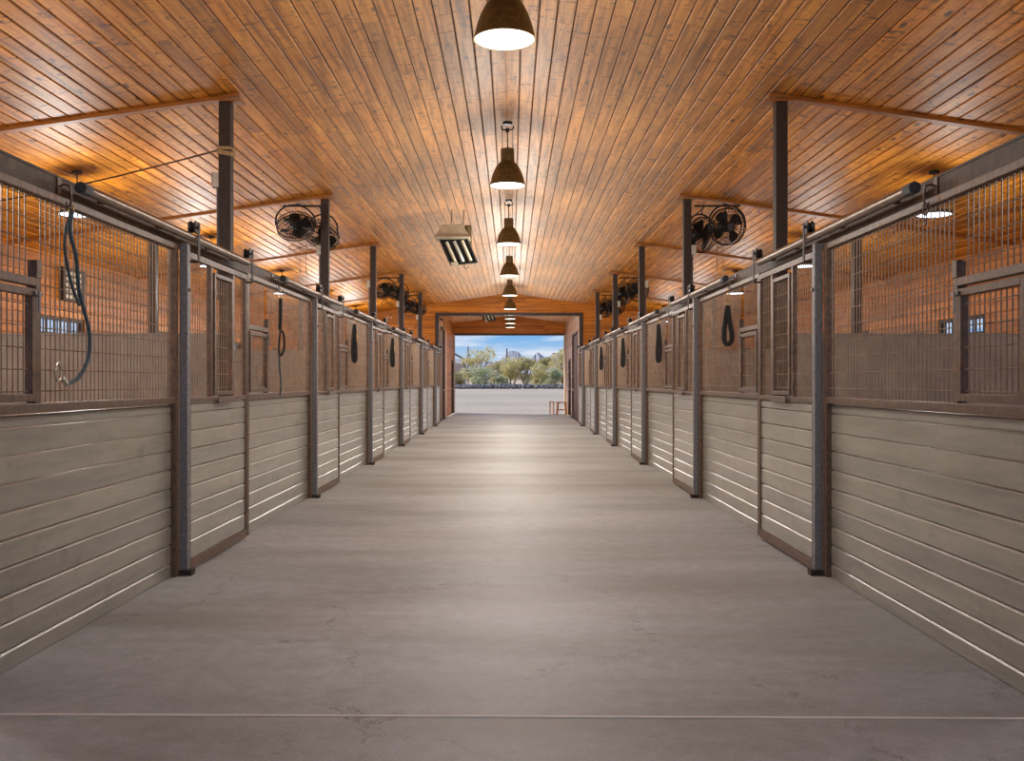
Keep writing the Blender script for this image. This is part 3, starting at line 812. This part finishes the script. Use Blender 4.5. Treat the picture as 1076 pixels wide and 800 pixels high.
# slate lead rope on the first left panel
def lead_rope():
    y0 = HK; X = FL+.035
    t = thing('lead_rope', (X, y0, 0), 'slate blue lead rope with nickel snap looped on the first left hook', 'lead rope')
    L = lambda px, py: (0, 2.21/((537.5-px)/1000)-y0-.07, H+(401-py)*2.21/(537.5-px))
    A = smoothpath([(0,.0,2.165),L(76,246),L(75.3,267),L(81.7,300),L(90,322)]); Bp = smoothpath([(0,.0,2.165),L(79.5,246),L(85.8,272.6),L(88.5,305.6),L(94,327.6),L(99.5,352.4),L(98,377),L(88.5,396.4),L(77,403.5)])
    m = MB(); m.tube(A, .008, 8); m.tube([p+Vector((.004,0,0)) for p in Bp], .0105, 8); m.build('rope', BLUEROPE, t)
    sn = MB(); sn.tube([L(77,403.5), L(71.5,397)], .013, 8); a = Vector(L(68,391)); sn.tube([a+Vector((0,.03*math.cos(q), .045*math.sin(q))) for q in [2*PI*i/14 for i in range(14)]], .006, 6, True); sn.build('snap', NICKEL, t)
    c = MB(); chain(c, 0, .0, 2.19, 2.12); c.build('swivel', BRASS, t)
lead_rope()
def halter(s, variant):
    nm = ['strap_halter', 'strap_halter'][0]
    t = thing(nm, (0,0,0), '', 'halter', 'halters hanging on the %s stall fronts' % side[s]); x = 0
    c = MB()
    if variant == 0:     # black doubled strap on a brass chain
        chain(c, x, 0, 2.20, 2.03); c.build('snap_chain', BRASS, t)
        m = MB(); m.tube(smoothpath([(x,0,2.03),(x,-.015,1.90),(x+.012,-.035,1.76),(x+.012,-.03,1.69),(x,.0,1.665),(x,.03,1.69),(x,.035,1.78),(x,.02,1.92),(x,0,2.03)]), .019, 8, flat=(.7, 1.25)); m.build('strap', LEATHER, t)
        k = MB(); k.tube(smoothpath([(x,.005,2.02),(x,.045,1.92),(x,.05,1.82),(x,.04,1.74)]), .004, 6); k.build('cord', TANROPE, t)
    elif variant == 1:   # thin strap, padded lower part, hanging tail
        chain(c, x, 0, 2.20, 2.10); c.build('snap_chain', NICKEL, t)
        m = MB(); m.tube(smoothpath([(x,0,2.10),(x,.0,1.95),(x,-.004,1.80)]), .016, 8, flat=(.7,1.1)); m.tube(smoothpath([(x,.0,1.80),(x,.03,1.76),(x,.035,1.64),(x,.01,1.56),(x,-.015,1.60),(x,-.01,1.72),(x,0,1.80)]), .022, 8, flat=(.45,1.1)); m.build('strap', LEATHER, t)
        k = MB(); k.tube(smoothpath([(x,-.012,1.60),(x,-.01,1.45),(x,.004,1.30),(x,-.004,1.17)]), .009, 6); k.build('tail_rope', BLUEROPE, t)
    else:
        chain(c, x, 0, 2.20, 2.11); c.build('snap_chain', BRASS, t)
        m = MB(); m.tube(smoothpath([(x,0,2.11),(x,-.02,1.95),(x,-.03,1.75),(x,-.02,1.62),(x,.0,1.59),(x,.02,1.63),(x,.018,1.80),(x,.008,1.98),(x,0,2.11)]), .020, 8, flat=(.7, 1.2)); m.build('strap', LEATHER, t)
        k = MB(); k.tube([(x+.01,.03,1.98),(x+.01,.034,1.86)], .009, 6); k.build('buckle', BRASS, t)
    return t
hl = {}
for s, k, v, lb in ((-1,1,1,'black halter with long tail rope hanging on the second left stall panel'), (-1,2,2,'black strap halter hanging on the third left stall panel'), (-1,3,2,'black strap halter hanging on the fourth left stall panel'),
                    (1,1,0,'black looped strap on a brass chain, hanging on the second right stall panel'), (1,2,2,'black halter with brass buckle hanging on the third right stall panel'), (1,3,2,'black strap halter hanging on the fourth right stall panel'), (1,4,2,'black strap halter hanging on the fifth right stall panel')):
    F = FL if s < 0 else FR; loc = (F-s*.05, HK+B*k, 0)
    if (s, v) not in hl: a = halter(s, v); hl[(s, v)] = a; a.location = loc; a.rotation_euler = (0, 0, math.radians(65*s)); a['label'] = lb
    else: dup(hl[(s, v)], loc, lb)
t = thing('snap_chain', (FR-.028, HK, 0), 'short bare chain hanging from the first right hook', 'chain'); m = MB(); chain(m, 0, 0, 2.20, 2.10); m.build('links', RUST, t)
t = thing('snap_chain', (FL+.028, HK+4*B, 0), 'short brass chain hanging from the fifth left hook', 'chain'); m = MB(); chain(m, 0, 0, 2.20, 2.0); m.build('links', BRASS, t)

# wall box seen through the first left grille
t = thing('wall_vent_box', (-XO+.0, 14.0, 2.72), 'brown framed vent box with pale slats on the outer left wall', 'vent')
MB().box(0, .06, -.34, .34, -.24, .24).box(.06,.075,-.34,-.27,-.24,.24).box(.06,.075,.27,.34,-.24,.24).build('frame', COLM, t, smooth=False, bevel=.004)
m = MB()
for i in range(5): m.box(.062, .07, -.26, .26, -.2+i*.085, -.15+i*.085)
m.build('slat', BEIGEM, t, smooth=False)

# tack on the left wall beyond the portal: coiled hose
t = thing('coiled_hose', (VX0+.0, 30.9, 0), 'pale hose coiled on a wall bracket just beyond the portal on the left', 'hose')
m = MB()
for i in range(4):
    m.tube([(.15+.10*math.cos(a)*(1-.06*i), .035*i-.05, 3.16+.21*math.sin(a)*(1-.06*i)) for a in [2*PI*j/28 for j in range(28)]], .018, 8, True)
m.tube(smoothpath([(.09,.1,3.0),(.1,.1,2.3),(.1,.16,1.6),(.1,.1,.8),(.1,.16,.05)]), .016, 8)
m.build('hose', TANROPE, t); MB().box(.004, .18, -.06, .06, 3.30, 3.37).build('bracket', COLM, t, smooth=False)
# stool
t = thing('wooden_stool', (2.0, 37.6, 0), 'small sunlit wooden stool by the right jamb of the far doorway', 'stool')
MB().box(-.24,.20,-.17,.17,.46,.50).build('seat', STOOL_WOOD, t, smooth=False, bevel=.006)
for a in (-1, 1):
    for b in (-1, 1):
        m = MB(); m.obox((a*.165-.02, b*.12, .23), (.036,0,0), (0,.036,0), (a*-.02, 0, .23)); m.build('leg', STOOL_WOOD, t, smooth=False, bevel=.003)
m = MB(); m.box(-.17,.13,-.135,-.105,.17,.21).box(-.17,.13,.105,.135,.17,.21); m.build('stretcher', STOOL_WOOD, t, smooth=False)
t = thing('wooden_stool', (1.62, 38.3, 0), 'narrow wooden step stool standing left of the sunlit stool', 'stool')
MB().box(-.10,.10,-.15,.15,.48,.51).build('seat', STOOL_WOOD, t, smooth=False, bevel=.006)
for a in (-1, 1):
    for b in (-1, 1):
        m = MB(); m.obox((a*.07, b*.11, .24), (.02,0,0), (0,.02,0), (0,0,.24)); m.build('leg', STOOL_WOOD, t, smooth=False, bevel=.003)

# ------------------------------------------------------------------ outdoors
def gz(y): 
    if y < 42: return -.06
    if y < 92: return -.06 + .72*(y-42)/50
    return .66 + .25*min(1, (y-92)/60)
m = MB(); xs = [-900,-300,-120,-60,-30,-15,-7,0,7,15,30,60,120,300,900]; ys = [-120,-40,-10,0,20,40,42,50,60,70,80,92,94]
def sheet(m, xs, ys, zf):
    n = len(m.v)
    for y in ys:
        for x in xs: m.v.append((x, y, zf(x, y)))
    w = len(xs)
    for j in range(len(ys)-1):
        for i in range(w-1): m.f.append((n+j*w+i, n+j*w+i+1, n+(j+1)*w+i+1, n+(j+1)*w+i))
sheet(m, xs, ys, lambda x, y: gz(y)-.06); o = m.build('ground', GRAVEL); rename(o, kind='structure')
m = MB(); sheet(m, [-900,-300,-120,-60,-30,-15,0,15,30,60,120,300,900], [93.6,94,100,110,125,150,200,400,900,2600], lambda x, y: -.4 if y < 93.9 else gz(y)-.06+(0 if y < 200 else (y-200)*.002)); o = m.build('desert_ground', DESERT); rename(o, kind='structure')
# mountains
def ridge(yy, prof, name):
    m = MB(); n = len(prof); 
    for x, h in prof: m.v.append((x, yy-500, 0))
    for x, h in prof: m.v.append((x+random.uniform(-10,10), yy-220, h*.5+random.uniform(-2,2)))
    for x, h in prof: m.v.append((x, yy, h))
    for r in range(2):
        for i in range(n-1): m.f.append((r*n+i, r*n+i+1, (r+1)*n+i+1, (r+1)*n+i))
    o = m.build(name, HILLM); rename(o, kind='structure')
YM = 3000
pk = [(440,30),(455,25),(470,23),(480,24),(490,24),(500,22),(510,22),(518,20),(524,20),(529,26),(533,31),(537,32),(541,32),(546,30),(550,24),(553,18),(557,22),(561,27),(565,31),(569,28),(573,25),(577,26),(581,30),(586,30),(592,27),(600,29),(612,25),(625,24),(640,26)]
prof = []
for (a, ha), (b, hb) in zip(pk, pk[1:]):
    for j in range(6):
        t_ = j/6; t_ = t_*t_*(3-2*t_); prof.append((((a+(b-a)*t_)-537.5)*YM/1000, H+(ha+(hb-ha)*t_+random.uniform(-.3,.3))*YM/1000))
ridge(YM, [(-2600,60),(-1500,70),(-800,75),(-450,80)]+prof+[(500,80),(900,70),(1600,80),(2600,60)], 'mountains')
# rocks along the gravel edge
m = MB()
for i in range(520):
    x = random.uniform(-9, 10); y = random.uniform(91.5, 95); r = random.uniform(.10, .28); c = Vector((x, y, gz(y)+r*.3+random.uniform(0,.25)*(1-abs(y-93.3)/2.5)))
    ax = Vector((random.uniform(-1,1), random.uniform(-1,1), random.uniform(-1,1))).normalized()
    m.lathe([(0,-r*.6),(r*.7,-r*.45),(r,0),(r*.65,r*.5),(0,r*.62)], c, 6, ax)
o = m.build('rock_rubble', ROCKM, smooth=False); rename(o, 'band of slate grey rocks along the far edge of the gravel', 'rocks', kind='stuff')
# trees
def tree(x, y, h, w, mat, label, trunk_h=.35, dens=3000, nm='desert_tree', cat='tree', group='desert trees beyond the gravel'):
    z0 = gz(y)-.07
    t = thing(nm, (x, y, z0), label, cat, group)
    b = MB(); nb = random.randint(4, 6); tips = []
    for i in range(nb):
        a = 2*PI*i/nb+random.uniform(-.4,.4); rr = w*random.uniform(.22, .38)
        tip = Vector((rr*math.cos(a), rr*.8*math.sin(a), h*random.uniform(.5,.75))); tips.append(tip)
        b.tube([(0,0,0), (rr*.25*math.cos(a), rr*.25*math.sin(a), h*trunk_h*.6), (tip.x*.7, tip.y*.7, h*.45), tip], [h*.03, h*.022, h*.015, h*.006], 6)
    b.build('trunk', BARK, t)
    l = MB(); blobs = []
    for i in range(11):
        a = random.uniform(0, 2*PI); r = random.uniform(0, .36)*w
        blobs.append((Vector((r*math.cos(a), r*.8*math.sin(a), h*random.uniform(trunk_h+.02, .82))), Vector((w*random.uniform(.16,.26), w*.2, h*random.uniform(.10,.18)))))
    blobs.append((Vector((0,0,h*.78)), Vector((w*.24, w*.22, h*.17))))
    for i in range(dens):
        c, e = random.choice(blobs); d = Vector((random.gauss(0,1), random.gauss(0,1), random.gauss(0,1))).normalized()*random.uniform(.55, 1.08)
        p = c+Vector((d.x*e.x, d.y*e.y, d.z*e.z)); q = random.uniform(.05, .11)*(h/4)**.5*1.25
        u = Vector((random.uniform(-1,1), random.uniform(-1,1), random.uniform(-.6,.6))).normalized(); v = u.cross(Vector((random.uniform(-1,1), random.uniform(-1,1), random.uniform(-1,1)))).normalized()
        n = len(l.v); l.v += [tuple(p-u*q), tuple(p-v*q*.6), tuple(p+u*q), tuple(p+v*q*.6)]; l.f.append((n,n+1,n+2,n+3))
    l.build('foliage', mat, t, smooth=False)
    return t
def px(p, y): return (p-537.5)*y/1000
TR = [ # px centre, distance, top px y, width px, material, label
 (500,112,365,44,LEAF1,'tall yellow-green desert tree at the left of the doorway view'),
 (506,99.5,385,40,LEAF2,'grey-green desert bush in front of the tall left tree'),
 (537,106,374,40,LEAF1,'round yellow-green tree with forked pale trunk at the centre'),
 (552,118,373,34,LEAF3,'olive tree behind the central forked tree, toward the right'),
 (566,104,381,36,LEAF1,'spreading yellow-green tree right of the central tree'),
 (581,101,386,26,LEAF2,'grey-green bush near the right jamb of the far doorway'),
 (593,110,365,36,LEAF1,'tall yellow-green tree cut by the right jamb of the far doorway'),
 (480,104,390,18,LEAF3,'dark olive bush against the left jamb of the far doorway'),
 (520,122,378,34,LEAF3,'olive bush behind and between the left and central trees'),
 (575,124,374,34,LEAF3,'olive tree far behind the right-hand bushes'),
 (465,115,372,34,LEAF1,'yellow-green tree hidden mostly by the left jamb of the far doorway'),
 (526,97.3,394,16,LEAF2,'low grey-green shrub between the left bush and central tree')]
for pxc, y, top, wp, mt, lb in TR:
    z0 = gz(y)-.08; h_ = H+(401-top)*y/1000-z0
    tree(px(pxc, y), y, h_*1.02, wp*y/1000*1.05, mt, lb, trunk_h=.06 if 'bush' in lb or 'shrub' in lb else .2)
# saguaro
def saguaro(pxc, y, top, label, r=.22):
    z0 = gz(y)-.08; h_ = H+(401-top)*y/1000-z0
    t = thing('saguaro_cactus', (px(pxc, y), y, z0), label, 'cactus', 'saguaro cacti')
    m = MB(); m.tube([(0,0,0),(0,0,h_*.5),(0,0,h_-.15),(0,0,h_-.03),(0,0,h_)], [r*.85, r, r*.95, r*.6, .02], 12); m.build('stem', CACT, t)
    a = MB(); a.tube(smoothpath([(0,0,h_*.5),(r*2.2,0,h_*.52),(r*2.6,0,h_*.62),(r*2.6,0,h_*.8)]), r*.55, 10); a.build('arm', CACT, t)
saguaro(532.6, 130, 366, 'tall saguaro cactus standing against the mountains behind the central tree', .11)
saguaro(492, 140, 364, 'saguaro cactus rising above the tall left tree', .10)
# distant house roof at the left
t = thing('distant_house', (px(474, 150), 150, gz(150)-.1), 'distant tan house with sloping brown roof behind the left trees', 'house')
MB().box(-4,2.2,-3,4,0,3.3).build('walls', STUCCO, t, smooth=False)
m = MB(); m.prism([(-5,5.4),(-1,5.6),(3.4,3.1),(3.4,3.35),(-1,5.95),(-5,5.75)], (0,-3.6,0), (1,0,0), (0,0,1), (0,8,0)); m.build('roof', ROOFM, t, smooth=False)

# ------------------------------------------------------------------ sky and sun
w = bpy.data.worlds.new('sky'); SC.world = w; w.use_nodes = True; nt = w.node_tree; nt.nodes.clear()
tc = N(nt, 'ShaderNodeTexCoord'); sp = N(nt, 'ShaderNodeSeparateXYZ'); nt.links.new(tc.outputs['Generated'], sp.inputs[0])
sky = ramp(nt, sp.outputs[2], [(0, lin(214,222,232)), (.018, lin(196,214,234)), (.045, lin(128,182,234)), (.12, lin(104,160,222)), (.6, lin(84,136,204))])
mp = N(nt, 'ShaderNodeMapping'); mp.inputs['Scale'].default_value = (3, 3, 26); mp.inputs['Location'].default_value = (.35, 0, .2); nt.links.new(tc.outputs['Generated'], mp.inputs[0])
cn = noise(nt, 2.2, mp.outputs[0], 6, .6); cm = ramp(nt, cn, [(.46, (0,0,0)), (.62, (.9,.9,.9))])
skyc = mix(nt, cm, sky, lin(236,240,246))
bg = N(nt, 'ShaderNodeBackground'); nt.links.new(skyc, bg.inputs[0]); bg.inputs[1].default_value = .93
ow = N(nt, 'ShaderNodeOutputWorld'); nt.links.new(bg.outputs[0], ow.inputs[0])
sun = light('SUN', 'sun', (0,0,30), 4.0, (1, .94, .84), angle=math.radians(.6))
sun.rotation_euler = Vector((.58,-.45,-.64)).to_track_quat('-Z', 'Y').to_euler()

# ------------------------------------------------------------------ camera and view
cam = bpy.data.cameras.new('camera'); co_ = bpy.data.objects.new('camera', cam); COL.objects.link(co_)
co_.location = (0, 0, H); co_.rotation_euler = (PI/2, 0, 0)
cam.sensor_width = 36; cam.lens = 36*1000/1076; cam.clip_end = 8000; cam.clip_start = .05
cam.shift_x = (538-537.5)/1076; cam.shift_y = (401-400)/1076
SC.camera = co_
SC.view_settings.view_transform = 'Standard'; SC.view_settings.look = 'None'
SC.view_settings.exposure = .12; SC.view_settings.gamma = 1; SC.view_settings.use_curve_mapping = False
c = SC.cycles; c.use_denoising = True; c.max_bounces = 10; c.diffuse_bounces = 6; c.glossy_bounces = 4; c.sample_clamp_indirect = 6; c.caustics_reflective = False; c.caustics_refractive = False
try: c.denoiser = 'OPENIMAGEDENOISE'
except Exception: pass
